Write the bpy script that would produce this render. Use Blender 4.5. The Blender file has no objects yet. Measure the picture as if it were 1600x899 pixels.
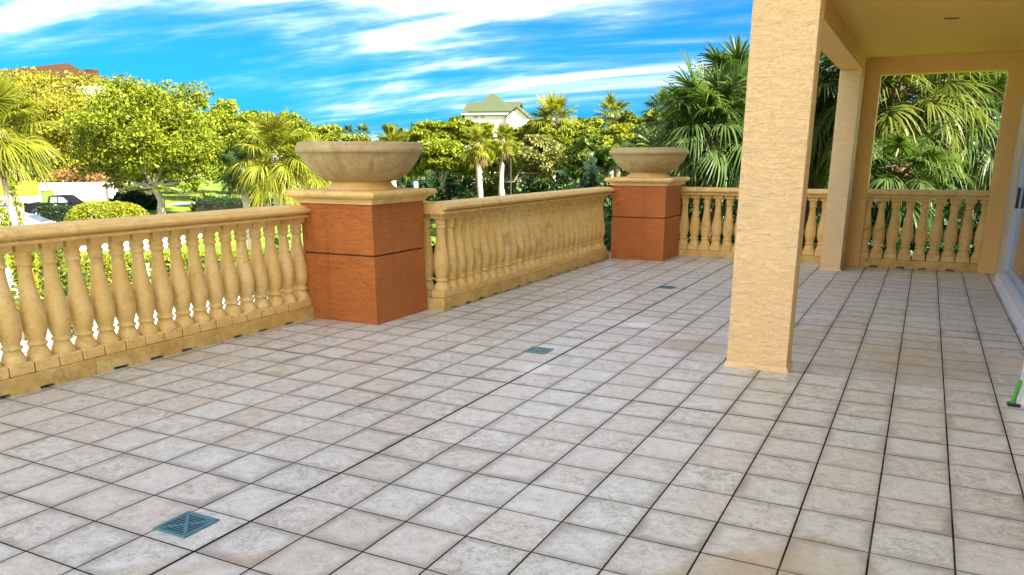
import bpy, math, random
import numpy as np
from mathutils import Matrix, Vector, Euler

sc = bpy.context.scene
COL = sc.collection
PI = math.pi
rnd = random.Random(7)
R = math.radians

# ------------------------------------------------------------------ camera
CAM = np.array([2.503, -2.913, 1.56])
F, CX, CY = 1220.18, 811.65, 588.5            # pinhole of a 1600 px wide picture
RT = np.array([0.89243182, 0.45118198, -0.00050891])
DN = np.array([0.12149458, -0.2414006, -0.96279012])
FW = np.array([-0.4345164, 0.85916271, -0.27024974])
cd = bpy.data.cameras.new('camera')
cam = bpy.data.objects.new('camera', cd)
COL.objects.link(cam)
M = Matrix.Identity(4)
for i in range(3):
    M[i][0], M[i][1], M[i][2], M[i][3] = RT[i], -DN[i], -FW[i], CAM[i]
cam.matrix_world = M
cd.sensor_width = 36
cd.lens = F / 1600 * 36
cd.shift_x = (800 - CX) / 1600
cd.shift_y = (CY - 449.5) / 1600
cd.clip_start = .05
cd.clip_end = 6000
sc.camera = cam

# ------------------------------------------------------------------ light
SUN_EL, SUN_AZ = 38, 101                       # azimuth clockwise from +Y
sc.view_settings.view_transform = 'Standard'
sc.view_settings.look = 'None'
sc.view_settings.exposure = 3.9
sc.view_settings.gamma = 1
w = bpy.data.worlds.new('World'); sc.world = w; w.use_nodes = True
nt = w.node_tree; N = nt.nodes; L = nt.links
bg = N['Background']
sky = N.new('ShaderNodeTexSky'); sky.sky_type = 'NISHITA'; sky.sun_disc = False
sky.sun_elevation = R(SUN_EL); sky.sun_rotation = R(SUN_AZ)
hs = N.new('ShaderNodeVectorMath'); hs.operation = 'MULTIPLY'      # deep clear-air blue
L.new(sky.outputs[0], hs.inputs[0]); hs.inputs[1].default_value = (.012, .138, .285)
tc = N.new('ShaderNodeTexCoord'); sp = N.new('ShaderNodeSeparateXYZ'); L.new(tc.outputs['Generated'], sp.inputs[0])
def wm(op, a, b=None, c=None):
    n = N.new('ShaderNodeMath'); n.operation = op
    for i, v in enumerate((a, b, c)):
        if v is None: continue
        if isinstance(v, (int, float)): n.inputs[i].default_value = v
        else: L.new(v, n.inputs[i])
    return n.outputs[0]
zz = wm('ADD', wm('MAXIMUM', sp.outputs[2], 0.0), .13)
cx_ = wm('DIVIDE', sp.outputs[0], zz); cy_ = wm('DIVIDE', sp.outputs[1], zz)
# rotate so that the streaks of cirrus run along one axis
ca, sa = math.cos(R(4)), math.sin(R(4))
ux = wm('ADD', wm('MULTIPLY', cx_, ca), wm('MULTIPLY', cy_, sa))
uy = wm('SUBTRACT', wm('MULTIPLY', cy_, ca), wm('MULTIPLY', cx_, sa))
cv = N.new('ShaderNodeCombineXYZ'); L.new(wm('MULTIPLY', ux, .42), cv.inputs[0]); L.new(uy, cv.inputs[1]); cv.inputs[2].default_value = 21.3
n1 = N.new('ShaderNodeTexNoise'); n1.inputs['Scale'].default_value = .85; n1.inputs['Detail'].default_value = 9; n1.inputs['Roughness'].default_value = .6; n1.inputs['Distortion'].default_value = .7
L.new(cv.outputs[0], n1.inputs['Vector'])
n2 = N.new('ShaderNodeTexNoise'); n2.inputs['Scale'].default_value = .22; n2.inputs['Detail'].default_value = 3
L.new(cv.outputs[0], n2.inputs['Vector'])
cv3 = N.new('ShaderNodeCombineXYZ'); L.new(wm('MULTIPLY', ux, .5), cv3.inputs[0]); L.new(wm('MULTIPLY', uy, 2.6), cv3.inputs[1]); cv3.inputs[2].default_value = 21.3
n3 = N.new('ShaderNodeTexNoise'); n3.inputs['Scale'].default_value = 1.1; n3.inputs['Detail'].default_value = 6; n3.inputs['Distortion'].default_value = .8; L.new(cv3.outputs[0], n3.inputs['Vector'])
dens = wm('ADD', wm('MULTIPLY', n1.outputs[0], .62), wm('MULTIPLY', n2.outputs[0], .30))
dens = wm('ADD', dens, wm('MULTIPLY', n3.outputs[0], .24))
dens = wm('ADD', dens, wm('MULTIPLY', sp.outputs[0], .035))
mr = N.new('ShaderNodeMapRange'); mr.interpolation_type = 'SMOOTHSTEP'
mr.inputs[1].default_value = .39; mr.inputs[2].default_value = .86
L.new(dens, mr.inputs[0])
mx = N.new('ShaderNodeMix'); mx.data_type = 'RGBA'
hz0 = N.new('ShaderNodeMapRange'); hz0.interpolation_type = 'SMOOTHSTEP'; hz0.inputs[1].default_value = -.03; hz0.inputs[2].default_value = .09; L.new(sp.outputs[2], hz0.inputs[0])
L.new(wm('MULTIPLY', wm('POWER', mr.outputs[0], 4.0), hz0.outputs[0]), mx.inputs[0]); L.new(hs.outputs[0], mx.inputs[6])
mx.inputs[7].default_value = (30, 27, 22.3, 1)
L.new(mx.outputs[2], bg.inputs[0]); bg.inputs[1].default_value = .05

sd = bpy.data.lights.new('sun', 'SUN'); sd.energy = 2.1; sd.angle = R(.5); sd.color = (1, .93, .8)
so = bpy.data.objects.new('sun', sd); COL.objects.link(so)
sdir = Vector((math.sin(R(SUN_AZ)) * math.cos(R(SUN_EL)), math.cos(R(SUN_AZ)) * math.cos(R(SUN_EL)), math.sin(R(SUN_EL))))
so.rotation_euler = sdir.to_track_quat('Z', 'Y').to_euler()

# ------------------------------------------------------------------ placing helpers
GZ = -3.4                                     # car park level
def ray(u, v): return RT * ((u - CX) / F) + DN * ((v - CY) / F) + FW
def at(u, v, D): return CAM + ray(u, v) * D   # point seen at (u,v), D metres ahead
def ong(u, v, z=GZ):
    d = ray(u, v); return CAM + d * ((z - CAM[2]) / d[2])
def below(u, v, D):                           # ground point under that point
    p = at(u, v, D); return np.array([p[0], p[1], GZ])
def toward_cam(p): return math.atan2(CAM[1] - p[1], CAM[0] - p[0])

# ------------------------------------------------------------------ object helpers
def thing(name, label, cat, loc=(0, 0, 0), rz=0, group=None):
    o = bpy.data.objects.new(name, None); COL.objects.link(o)
    o.location = loc; o.rotation_euler = (0, 0, rz); o.empty_display_size = .2
    o['label'] = label; o['category'] = cat
    if group: o['group'] = group
    return o
def tag(o, label, cat, group=None):
    o['label'] = label; o['category'] = cat
    if group: o['group'] = group
    return o
def link(name, me, parent=None, m=None, loc=(0, 0, 0), rot=(0, 0, 0)):
    o = bpy.data.objects.new(name, me); COL.objects.link(o)
    if m is not None and not me.materials: me.materials.append(m)
    if parent is not None: o.parent = parent
    o.location = loc; o.rotation_euler = rot
    return o
def np_mesh(name, verts, quads, smooth=False):
    me = bpy.data.meshes.new(name)
    v = np.asarray(verts, dtype=np.float32); q = np.asarray(quads, dtype=np.int32)
    k = q.shape[1]
    me.vertices.add(len(v)); me.vertices.foreach_set('co', v.ravel())
    me.loops.add(q.size); me.loops.foreach_set('vertex_index', q.ravel())
    me.polygons.add(len(q)); me.polygons.foreach_set('loop_start', np.arange(0, q.size, k, dtype=np.int32))
    me.polygons.foreach_set('loop_total', np.full(len(q), k, dtype=np.int32))
    if smooth: me.polygons.foreach_set('use_smooth', np.ones(len(q), dtype=bool))
    me.update(calc_edges=True); me.validate()
    return me

class MB:
    """collects shapes into one mesh"""
    def __init__(s): s.v = []; s.f = []; s.sm = []
    def add(s, v, f, smooth=False):
        o = len(s.v); s.v += [tuple(map(float, p)) for p in v]
        s.f += [tuple(i + o for i in q) for q in f]; s.sm += [smooth] * len(f)
    def box(s, x0, x1, y0, y1, z0, z1, b=0.0):
        if b <= 0:
            v = [(x, y, z) for z in (z0, z1) for y in (y0, y1) for x in (x0, x1)]
            s.add(v, [(0, 2, 3, 1), (4, 5, 7, 6), (0, 1, 5, 4), (2, 6, 7, 3), (0, 4, 6, 2), (1, 3, 7, 5)]); return
        rings = []
        for ins, z in ((b, z0), (0, z0 + b), (0, z1 - b), (b, z1)):
            c = []
            for (cx, cy, sx, sy) in ((x0, y0, 1, 1), (x1, y0, -1, 1), (x1, y1, -1, -1), (x0, y1, 1, -1)):
                e = b * .6
                p1 = (cx + sx * (ins), cy + sy * (ins + e)); p2 = (cx + sx * (ins + e), cy + sy * ins)
                if (cx, cy) in ((x0, y0), (x1, y1)): c += [p1, p2]
                else: c += [p2, p1]
            rings.append([(p[0], p[1], z) for p in c])
        s.rings(rings, True, True, True)
    def rings(s, rings, cap0=True, cap1=True, closed=True, smooth=False):
        n = len(rings[0]); v = [p for r in rings for p in r]; f = []
        for i in range(len(rings) - 1):
            for j in range(n if closed else n - 1):
                k = (j + 1) % n
                f.append((i * n + j, i * n + k, (i + 1) * n + k, (i + 1) * n + j))
        s.add(v, f, smooth)
        if cap0: s.add(rings[0][::-1], [tuple(range(n))])
        if cap1: s.add(rings[-1], [tuple(range(n))])
    def lathe(s, prof, n=24, c=(0, 0, 0), cap0=True, cap1=True, smooth=True, wob=0):
        rr = []
        for (r, z) in prof:
            rr.append([(c[0] + r * math.cos(2 * PI * j / n), c[1] + r * math.sin(2 * PI * j / n), c[2] + z) for j in range(n)])
        s.rings(rr, cap0, cap1, True, smooth)
    def tube(s, pts, rad, n=8, smooth=True, caps=True):
        pts = [Vector(p) for p in pts]; rr = []
        if isinstance(rad, (int, float)): rad = [rad] * len(pts)
        for i, p in enumerate(pts):
            d = (pts[min(i + 1, len(pts) - 1)] - pts[max(i - 1, 0)]).normalized()
            a = d.cross(Vector((0, 0, 1)))
            if a.length < .05: a = d.cross(Vector((1, 0, 0)))
            a.normalize(); b = d.cross(a).normalized()
            rr.append([p + (a * math.cos(2 * PI * j / n) + b * math.sin(2 * PI * j / n)) * rad[i] for j in range(n)])
        s.rings(rr, caps, caps, True, smooth)
    def prism(s, poly, axis, t0, t1):
        """polygon in the two other axes, extruded along axis from t0 to t1"""
        def P(a, b, t): return {0: (t, a, b), 1: (a, t, b), 2: (a, b, t)}[axis]
        r0 = [P(a, b, t0) for a, b in poly]; r1 = [P(a, b, t1) for a, b in poly]
        if axis == 1: r0, r1 = r1, r0
        s.rings([r0, r1], True, True, True)
    def mesh(s, name):
        me = bpy.data.meshes.new(name); me.from_pydata(s.v, [], s.f)
        me.polygons.foreach_set('use_smooth', np.array(s.sm, dtype=bool)); me.update(); return me
    def build(s, name, m, parent=None, loc=(0, 0, 0), rot=(0, 0, 0)):
        return link(name, s.mesh(name), parent, m, loc, rot)

# ------------------------------------------------------------------ materials
MATS = {}
class Mat:
    def __init__(s, name):
        s.m = bpy.data.materials.new(name); s.m.use_nodes = True
        s.t = s.m.node_tree; s.N = s.t.nodes; s.L = s.t.links
        s.b = s.N['Principled BSDF']; MATS[name] = s.m
        g = s.N.new('ShaderNodeNewGeometry'); s.pos = g.outputs['Position']; s.geo = g
    def n(s, t): return s.N.new(t)
    def set(s, i, v):
        if isinstance(v, (int, float)): i.default_value = v
        elif isinstance(v, tuple): i.default_value = v if len(v) == 4 or len(i.default_value) == 3 else (*v, 1)
        else: s.L.new(v, i)
    def math(s, op, a, b=0.0, clamp=False):
        n = s.n('ShaderNodeMath'); n.operation = op; n.use_clamp = clamp
        s.set(n.inputs[0], a); s.set(n.inputs[1], b); return n.outputs[0]
    def scale(s, v):
        n = s.n('ShaderNodeVectorMath'); n.operation = 'MULTIPLY'; s.L.new(s.pos, n.inputs[0]); n.inputs[1].default_value = v; return n.outputs[0]
    def noise(s, sc_, det=4, rough=.55, dist=0, vec=None):
        n = s.n('ShaderNodeTexNoise'); n.inputs['Scale'].default_value = sc_; n.inputs['Detail'].default_value = det
        n.inputs['Roughness'].default_value = rough; n.inputs['Distortion'].default_value = dist
        s.L.new(vec if vec is not None else s.pos, n.inputs['Vector']); return n.outputs[0]
    def mr(s, v, a, b, c=0.0, d=1.0, smooth=False):
        n = s.n('ShaderNodeMapRange'); s.set(n.inputs[0], v)
        if smooth: n.interpolation_type = 'SMOOTHSTEP'
        for i, x in enumerate((a, b, c, d)): s.set(n.inputs[i + 1], x)
        return n.outputs[0]
    def mix(s, f, a, b, mode='MIX'):
        n = s.n('ShaderNodeMix'); n.data_type = 'RGBA'; n.blend_type = mode
        s.set(n.inputs[0], f); s.set(n.inputs[6], a); s.set(n.inputs[7], b); return n.outputs[2]
    def bump(s, h, dist, st=1.0):
        n = s.n('ShaderNodeBump'); n.inputs['Distance'].default_value = dist; n.inputs['Strength'].default_value = st
        s.L.new(h, n.inputs['Height']); s.L.new(n.outputs[0], s.b.inputs['Normal'])
    def out(s, color, rough=.7, spec=.5, metal=0):
        s.set(s.b.inputs['Base Color'], color); s.set(s.b.inputs['Roughness'], rough)
        s.b.inputs['Specular IOR Level'].default_value = spec; s.b.inputs['Metallic'].default_value = metal
        return s.m

def plain(name, col, rough=.6, spec=.5, metal=0, var=.12, scl=6):
    k = Mat(name); c = (*col, 1); d = tuple(x * (1 - var * 2) for x in col) + (1,)
    return k.out(k.mix(k.noise(scl), d, c), rough, spec, metal)

def stone(name, light, mid, dark):
    k = Mat(name)
    oi = k.n('ShaderNodeObjectInfo')
    v = k.n('ShaderNodeVectorMath'); v.operation = 'ADD'; k.L.new(k.pos, v.inputs[0])
    cb = k.n('ShaderNodeCombineXYZ'); k.L.new(k.math('MULTIPLY', oi.outputs['Random'], 3.0), cb.inputs[0]); k.L.new(cb.outputs[0], v.inputs[1])
    a = k.noise(5.5, 6, .65, .6, v.outputs[0]); b = k.noise(38, 4, .6, 0, v.outputs[0]); c3 = k.noise(130, 2, .6, 0)
    col = k.mix(k.mr(a, .33, .68, 0, 1, True), mid, light)
    col = k.mix(k.mr(b, .54, .72, 0, .6, True), col, dark)
    col = k.mix(k.mr(k.noise(2.6, 6, .72, 1.4, v.outputs[0]), .54, .70, 0, .6, True), col, dark)
    col = k.mix(k.mr(oi.outputs['Random'], 0, 1, 0, .5), col, mid)
    h = k.math('ADD', k.math('MULTIPLY', b, .6), k.math('MULTIPLY', c3, .5))
    k.bump(h, .006, .8)
    return k.out(col, .75, .35)
stone_m = stone('cast_stone', (.86, .63, .28, 1), (.75, .485, .15, 1), (.36, .21, .065, 1))
base_m = stone('stained_base_stone', (.80, .56, .22, 1), (.58, .36, .10, 1), (.20, .12, .04, 1))
urn_m = stone('weathered_bowl_stone', (.53, .40, .21, 1), (.43, .31, .145, 1), (.20, .13, .06, 1))

def stucco(name, c1, c2, scl=1.0, relief=.012, rough=.75, streak=.18):
    k = Mat(name)
    vec = k.scale((scl, scl, scl * 1.9))
    a = k.noise(9, 4, .5, 1.6, vec); b = k.noise(17, 3, .5, 1.0, vec); g = k.noise(150, 2)
    rd_ = k.mr(k.math('ABSOLUTE', k.math('SUBTRACT', k.noise(9, 3, .5, 1.8, k.scale((scl * .8, scl * .8, scl * 2.4))), .5)), 0, .045, 1, 0, True)
    h1 = k.mr(a, .455, .49, 0, 1, True); h2 = k.mr(b, .51, .545, 0, 1, True); h3 = k.mr(a, .56, .59, 0, 1, True)
    h = k.math('ADD', k.math('ADD', k.math('MULTIPLY', h1, .55), k.math('MULTIPLY', h2, .3)), k.math('ADD', k.math('MULTIPLY', h3, .45), k.math('ADD', k.math('MULTIPLY', g, .05), k.math('MULTIPLY', rd_, .45))))
    k.bump(h, relief, 1.0)
    col = k.mix(k.mr(k.noise(1.7, 5, .65), .3, .7), c1, c2)
    col = k.mix(k.mr(h, .2, 1.1, .0, .18), col, tuple(x * 1.15 for x in c1[:3]) + (1,))
    sv = k.scale((7, 7, .5)); col = k.mix(k.mr(k.noise(1.6, 5, .65, .3, sv), .52, .75, 0, streak, True), col, tuple(x * .55 for x in c2[:3]) + (1,))
    return k.out(col, rough, .3)
terra_m = stucco('terracotta_stucco', (.57, .185, .042, 1), (.45, .135, .03, 1), 1, .006, .5, .4)
peach_m = stucco('peach_stucco', (.92, .67, .355, 1), (.88, .62, .31, 1), 1.0, .0045, .75, .08)
ochre_shade_m = stucco('peach_ochre_shade', (.97, .66, .14, 1), (.93, .61, .12, 1), 2.2, .003)  # peach paint of the ceiling with its warm shade put into the colour
cream_m = stucco('cream_wall_paint', (.83, .68, .43, 1), (.77, .62, .38, 1), 2.0, .004)
warm_shade_m = stucco('peach_warm_shade', (.94, .62, .22, 1), (.90, .57, .19, 1), 2.0, .003)  # same peach paint on beams and jambs, shade tone put into the colour
white_m = plain('white_paint', (.82, .81, .78), .5, .4, 0, .05)
groove_m = plain('groove_shadow_paint', (.11, .035, .015), .8)
blackish = plain('black_plastic', (.02, .02, .022), .4)
frame_m = plain('pale_blue_aluminium', (.50, .58, .66), .35, .5, .2, .04)
def glass(name, tint=(.05, .07, .09)):
    k = Mat(name); k.out((*tint, 1), .06, .8); k.b.inputs['Coat Weight'].default_value = .5
    return k.m
glass_m = glass('dark_glass')
green_m = plain('green_plastic', (.06, .42, .03), .35)

T = .31
STAINS = [(*ong(1000, 508, 0)[:2], .17, .15, (.80, .80, .78, 1), .8), (*ong(1080, 540, 0)[:2], .40, .28, (.34, .23, .09, 1), .5), (*ong(1440, 560, 0)[:2], .55, 1.1, (.38, .27, .11, 1), .35), (*ong(838, 576, 0)[:2], .12, .22, (.78, .80, .80, 1), .6), (*ong(1590, 572, 0)[:2], .16, .12, (.72, .56, .40, 1), .7)]
def tile_mat():
    k = Mat('floor_tile')
    sp = k.n('ShaderNodeSeparateXYZ'); k.L.new(k.pos, sp.inputs[0])
    gx = k.math('DIVIDE', sp.outputs[0], T); gy = k.math('DIVIDE', sp.outputs[1], T)
    fx, fy = k.math('FLOOR', gx), k.math('FLOOR', gy)
    cb = k.n('ShaderNodeCombineXYZ'); k.L.new(fx, cb.inputs[0]); k.L.new(fy, cb.inputs[1])
    wn = k.n('ShaderNodeTexWhiteNoise'); k.L.new(cb.outputs[0], wn.inputs[0])
    sep = k.n('ShaderNodeSeparateColor'); k.L.new(wn.outputs['Color'], sep.inputs[0])
    ox = k.n('ShaderNodeVectorMath'); ox.operation = 'SCALE'; k.L.new(wn.outputs['Color'], ox.inputs[0]); ox.inputs['Scale'].default_value = 40
    vv = k.n('ShaderNodeVectorMath'); vv.operation = 'ADD'; k.L.new(k.pos, vv.inputs[0]); k.L.new(ox.outputs[0], vv.inputs[1])
    a = k.noise(9, 7, .68, 1.6, vv.outputs[0]); b = k.noise(26, 6, .7, 2.2, vv.outputs[0]); c = k.noise(3.2, 3, .5, .4, vv.outputs[0])
    col = k.mix(k.mr(a, .37, .63), (.31, .295, .24, 1), (.63, .63, .57, 1))
    col = k.mix(k.mr(b, .47, .55, .0, .65, True), col, (.75, .76, .73, 1))
    col = k.mix(k.mr(b, .55, .64, 0, .6, True), col, (.22, .20, .165, 1))
    col = k.mix(k.mr(sep.outputs[0], 0, 1, 0, .38), col, (.57, .49, .41, 1))
    col = k.mix(k.mr(sep.outputs[1], .35, 1, 0, .35), col, (.67, .71, .67, 1))
    # dirt held along the tile edges and in broad patches
    ex = k.math('ABSOLUTE', k.math('SUBTRACT', k.math('SUBTRACT', gx, fx), .5)); ey = k.math('ABSOLUTE', k.math('SUBTRACT', k.math('SUBTRACT', gy, fy), .5))
    e = k.math('ADD', k.math('MAXIMUM', ex, ey), k.math('MULTIPLY', k.math('SUBTRACT', c, .5), .38))
    col = k.mix(k.mr(e, .31, .56, 0, k.mr(sep.outputs[2], 0, 1, .25, .85), True), col, (.22, .195, .16, 1))
    st = k.noise(.75, 4, .6, .8)
    col = k.mix(k.mr(st, .57, .72, 0, .55, True), col, (.42, .31, .15, 1))
    for (x_, y_, rx, ry, cc, am) in STAINS:    # spilt paint and rust stains with shapes of their own
        dx = k.math('DIVIDE', k.math('SUBTRACT', sp.outputs[0], x_), rx); dy = k.math('DIVIDE', k.math('SUBTRACT', sp.outputs[1], y_), ry)
        dd = k.math('ADD', k.math('SQRT', k.math('ADD', k.math('MULTIPLY', dx, dx), k.math('MULTIPLY', dy, dy))), k.math('MULTIPLY', k.math('SUBTRACT', k.noise(7, 5, .7), .5), 1.3))
        col = k.mix(k.mr(dd, .55, 1.1, am, 0, True), col, cc)
    k.bump(k.math('ADD', k.math('MULTIPLY', a, 1.0), k.math('MULTIPLY', b, .45)), .0035, .8)
    rg = k.mr(a, .3, .7, .5, .32)
    return k.out(col, rg, .42)
tile_m = tile_mat()
kg_ = Mat('dark_grout'); gs_ = kg_.n('ShaderNodeSeparateXYZ'); kg_.L.new(kg_.pos, gs_.inputs[0]); grout_m = kg_.out(kg_.mix(kg_.math('MULTIPLY', kg_.mr(kg_.noise(1.3, 6, .75), .5, .66), kg_.mr(gs_.outputs[0], 1.2, 2.6, 0, 1)), (.010, .007, .005, 1), (.15, .115, .08, 1)), .9, .2)
drain_m = plain('teal_painted_iron', (.11, .28, .32), .35, .5, .1, .3, 40)
drain_dk = plain('drain_hole_shade', (.012, .012, .02), .6)

def leaf_mat(name, c1, c2, c3, trans=.26, rough=.45, cl=.35):
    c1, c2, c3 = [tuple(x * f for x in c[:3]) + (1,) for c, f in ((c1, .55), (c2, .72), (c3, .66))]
    k = Mat(name)
    r = k.geo.outputs['Random Per Island']
    col = k.mix(r, c1, c2)
    col = k.mix(k.mr(k.noise(cl, 4, .6), .38, .64, 0, .8, True), col, c3)
    k.out(col, rough, .15)
    tr = k.n('ShaderNodeBsdfTranslucent'); 
    warm = k.mix(1.0, col, (1.05, 1.1, .4, 1), 'MULTIPLY'); k.L.new(warm, tr.inputs[0])
    ms = k.n('ShaderNodeMixShader'); ms.inputs[0].default_value = trans
    k.L.new(k.b.outputs[0], ms.inputs[1]); k.L.new(tr.outputs[0], ms.inputs[2])
    k.L.new(ms.outputs[0], k.N['Material Output'].inputs[0])
    return k.m
lf_oak = leaf_mat('oak_leaf', (.09, .14, .010, 1), (.25, .29, .018, 1), (.23, .27, .015, 1))
lf_gold = leaf_mat('golden_leaf', (.20, .20, .012, 1), (.36, .33, .025, 1), (.30, .28, .03, 1))
lf_lime = leaf_mat('lime_leaf', (.12, .19, .012, 1), (.30, .31, .015, 1), (.25, .28, .015, 1))
lf_mid = leaf_mat('green_leaf', (.05, .10, .015, 1), (.13, .19, .03, 1), (.16, .19, .02, 1))
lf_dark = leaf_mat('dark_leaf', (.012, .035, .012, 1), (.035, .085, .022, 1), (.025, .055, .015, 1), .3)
lf_grey = leaf_mat('grey_green_leaf', (.10, .20, .13, 1), (.30, .38, .27, 1), (.16, .27, .17, 1), .3)
lf_cream = leaf_mat('cream_leaf', (.15, .17, .03, 1), (.36, .34, .12, 1), (.22, .23, .05, 1))
lf_red = leaf_mat('reddish_leaf', (.22, .10, .03, 1), (.36, .20, .08, 1), (.30, .17, .05, 1))
lf_hedge = leaf_mat('hedge_leaf', (.12, .17, .012, 1), (.32, .33, .02, 1), (.26, .28, .015, 1))
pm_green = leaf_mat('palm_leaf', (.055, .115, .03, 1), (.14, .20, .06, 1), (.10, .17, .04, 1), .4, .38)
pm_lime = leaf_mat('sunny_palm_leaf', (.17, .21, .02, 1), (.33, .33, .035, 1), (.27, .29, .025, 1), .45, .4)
pm_olive = leaf_mat('olive_palm_leaf', (.07, .12, .018, 1), (.22, .25, .05, 1), (.15, .18, .03, 1), .4, .38)
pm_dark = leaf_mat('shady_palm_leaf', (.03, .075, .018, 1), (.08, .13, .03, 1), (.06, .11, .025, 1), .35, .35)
pm_dead = leaf_mat('dead_palm_leaf', (.22, .13, .06, 1), (.36, .25, .12, 1), (.16, .085, .04, 1), .25, .7)
bark_m = plain('brown_bark', (.16, .115, .08), .9, .2, 0, .3, 9)
pale_bark = plain('pale_bark', (.42, .36, .27), .85, .2, 0, .25, 7)
palm_bark = plain('grey_palm_bark', (.52, .46, .37), .9, .2, 0, .3, 14)
boot_m = plain('brown_palm_boots', (.17, .10, .055), .95, .2, 0, .35, 12)
core_post_m = plain('dark_core_and_posts', (.05, .045, .03), .95, .1)  # inner shade of hedges put into colour; also lamp and sign posts

# ------------------------------------------------------------------ ground
def sheet(name, poly, z, m):
    b = MB(); b.add([(p[0], p[1], z) for p in poly], [tuple(range(len(poly)))]); o = b.build(name, m)
    o['kind'] = 'structure'; return o
kg = Mat('grass'); kg.out(kg.mix(kg.mr(kg.noise(.25, 6, .7), .3, .7), (.055, .10, .018, 1), (.17, .24, .02, 1)), .9, .1)
kc = Mat('concrete_paving'); kc.out(kc.mix(kc.mr(kc.noise(.6, 6, .7), .3, .7), (.50, .48, .44, 1), (.60, .585, .55, 1)), .85, .2)
ka = Mat('pale_asphalt'); ka.out(ka.mix(ka.mr(ka.noise(.4, 6, .7), .3, .7), (.28, .28, .28, 1), (.36, .355, .35, 1)), .9, .2)
kl = Mat('lawn_grass'); kl.out(kl.mix(kl.mr(kl.noise(.3, 5, .7), .3, .7), (.10, .19, .015, 1), (.17, .26, .02, 1)), .9, .1)
b = MB(); n = 64
b.add([(1500 * math.cos(2 * PI * i / n), 1500 * math.sin(2 * PI * i / n), GZ) for i in range(n)], [tuple(range(n))])
o = b.build('ground', kg.m); o['kind'] = 'structure'
def orient(poly):
    a = sum(p[0] * q[1] - q[0] * p[1] for p, q in zip(poly, poly[1:] + poly[:1])); return poly if a > 0 else poly[::-1]
sheet('driveway', orient([ong(-700, 700), ong(700, 640), ong(640, 455), ong(420, 402), ong(-500, 440)]), GZ + .008, kc.m)
sheet('parking_lot', orient([ong(-600, 400), ong(250, 392), ong(330, 366), ong(215, 335), ong(170, 318), ong(-300, 316)]), GZ + .012, ka.m)
sheet('lawn', orient([ong(236, 337), ong(330, 334), ong(330, 318), ong(250, 317)]), GZ + .016, kl.m)
sheet('footpath', orient([ong(262, 322), ong(420, 316), ong(420, 312), ong(268, 318)]), GZ + .024, kc.m)

# ------------------------------------------------------------------ terrace floor
b = MB()
b.box(-3.10, 3.5, -18.2, 4.3, GZ - .2, -.0019)  # extended unseen behind the camera as a sunlit floor that bounces light
b.box(3.502, 9.9, -18.2, -3.402, GZ - .2, -.0019)
b.box(-2.2, 3.5, 4.3, 10.12, GZ - .2, -.0019)
floor = b.build('terrace_floor', grout_m); floor['kind'] = 'structure'
WIDE_A = {0}; WIDE_B = {6, 16, 26}
tile_cache = {}
def tile_geo(l, r_, f, k, var, out=None):
    rr = random.Random(var)
    x0, x1, y0, y1 = -T / 2 + l, T / 2 - r_, -T / 2 + f, T / 2 - k
    j = lambda: rr.uniform(-.0008, .0008)
    dz = [rr.uniform(-.0004, .0004) for _ in range(4)]
    c = [(x0, y0), (x1, y0), (x1, y1), (x0, y1)]; sg = [(1, 1), (-1, 1), (-1, -1), (1, -1)]
    rings = []
    for ins, z in ((0, -.008), (0, -.0012), (.0005, -.0004), (.0018, 0)):
        rings.append([(c[i][0] + sg[i][0] * ins + j() * .5, c[i][1] + sg[i][1] * ins + j() * .5, z + dz[i]) for i in range(4)])
    m = out or MB(); return m, rings
cells = []
for ia in range(-10, 32):
    for ib in range(-58, 33):
        x, y = (ia + .5) * T, (ib + .5) * T
        if x < -2.95 or (x > 3.62 and y > -3.6) or y > 10.0 or (x < -2.05 and y > 4.2): continue
        if -2.8 < x < -2.1 and 3.12 < y < 3.8: continue
        q = np.array([x, y, 0]) - CAM; d = q @ FW
        u = CX + F * (q @ RT) / d if d > .3 else -9999; v = CY + F * (q @ DN) / d if d > .3 else 9999
        vis = d > .3 and -60 < u < 1660 and 380 < v < 940
        cells.append((0 if vis else 1, d if vis else 99, ia, ib))
cells.sort()
rest = MB()
for idx, (nv, d, ia, ib) in enumerate(cells):
    g, wd = .0042, .0078
    key = (wd if ia in WIDE_A else g, wd if ia + 1 in WIDE_A else g, wd if ib in WIDE_B else g, wd if ib + 1 in WIDE_B else g, rnd.randrange(5))
    loc = ((ia + .5) * T, (ib + .5) * T, rnd.uniform(-.0003, .0004))
    if idx < 300:
        if key not in tile_cache:
            m, rings = tile_geo(*key); m.rings(rings, False, True); tile_cache[key] = m.mesh('tile')
        link('tile', tile_cache[key], floor, tile_m, loc)
    else:
        _, rings = tile_geo(*key)
        rest.rings([[(p[0] + loc[0], p[1] + loc[1], p[2] + loc[2]) for p in r_] for r_ in rings], False, True)
o = rest.build('tile', tile_m, floor); o['kind'] = 'stuff'

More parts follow.
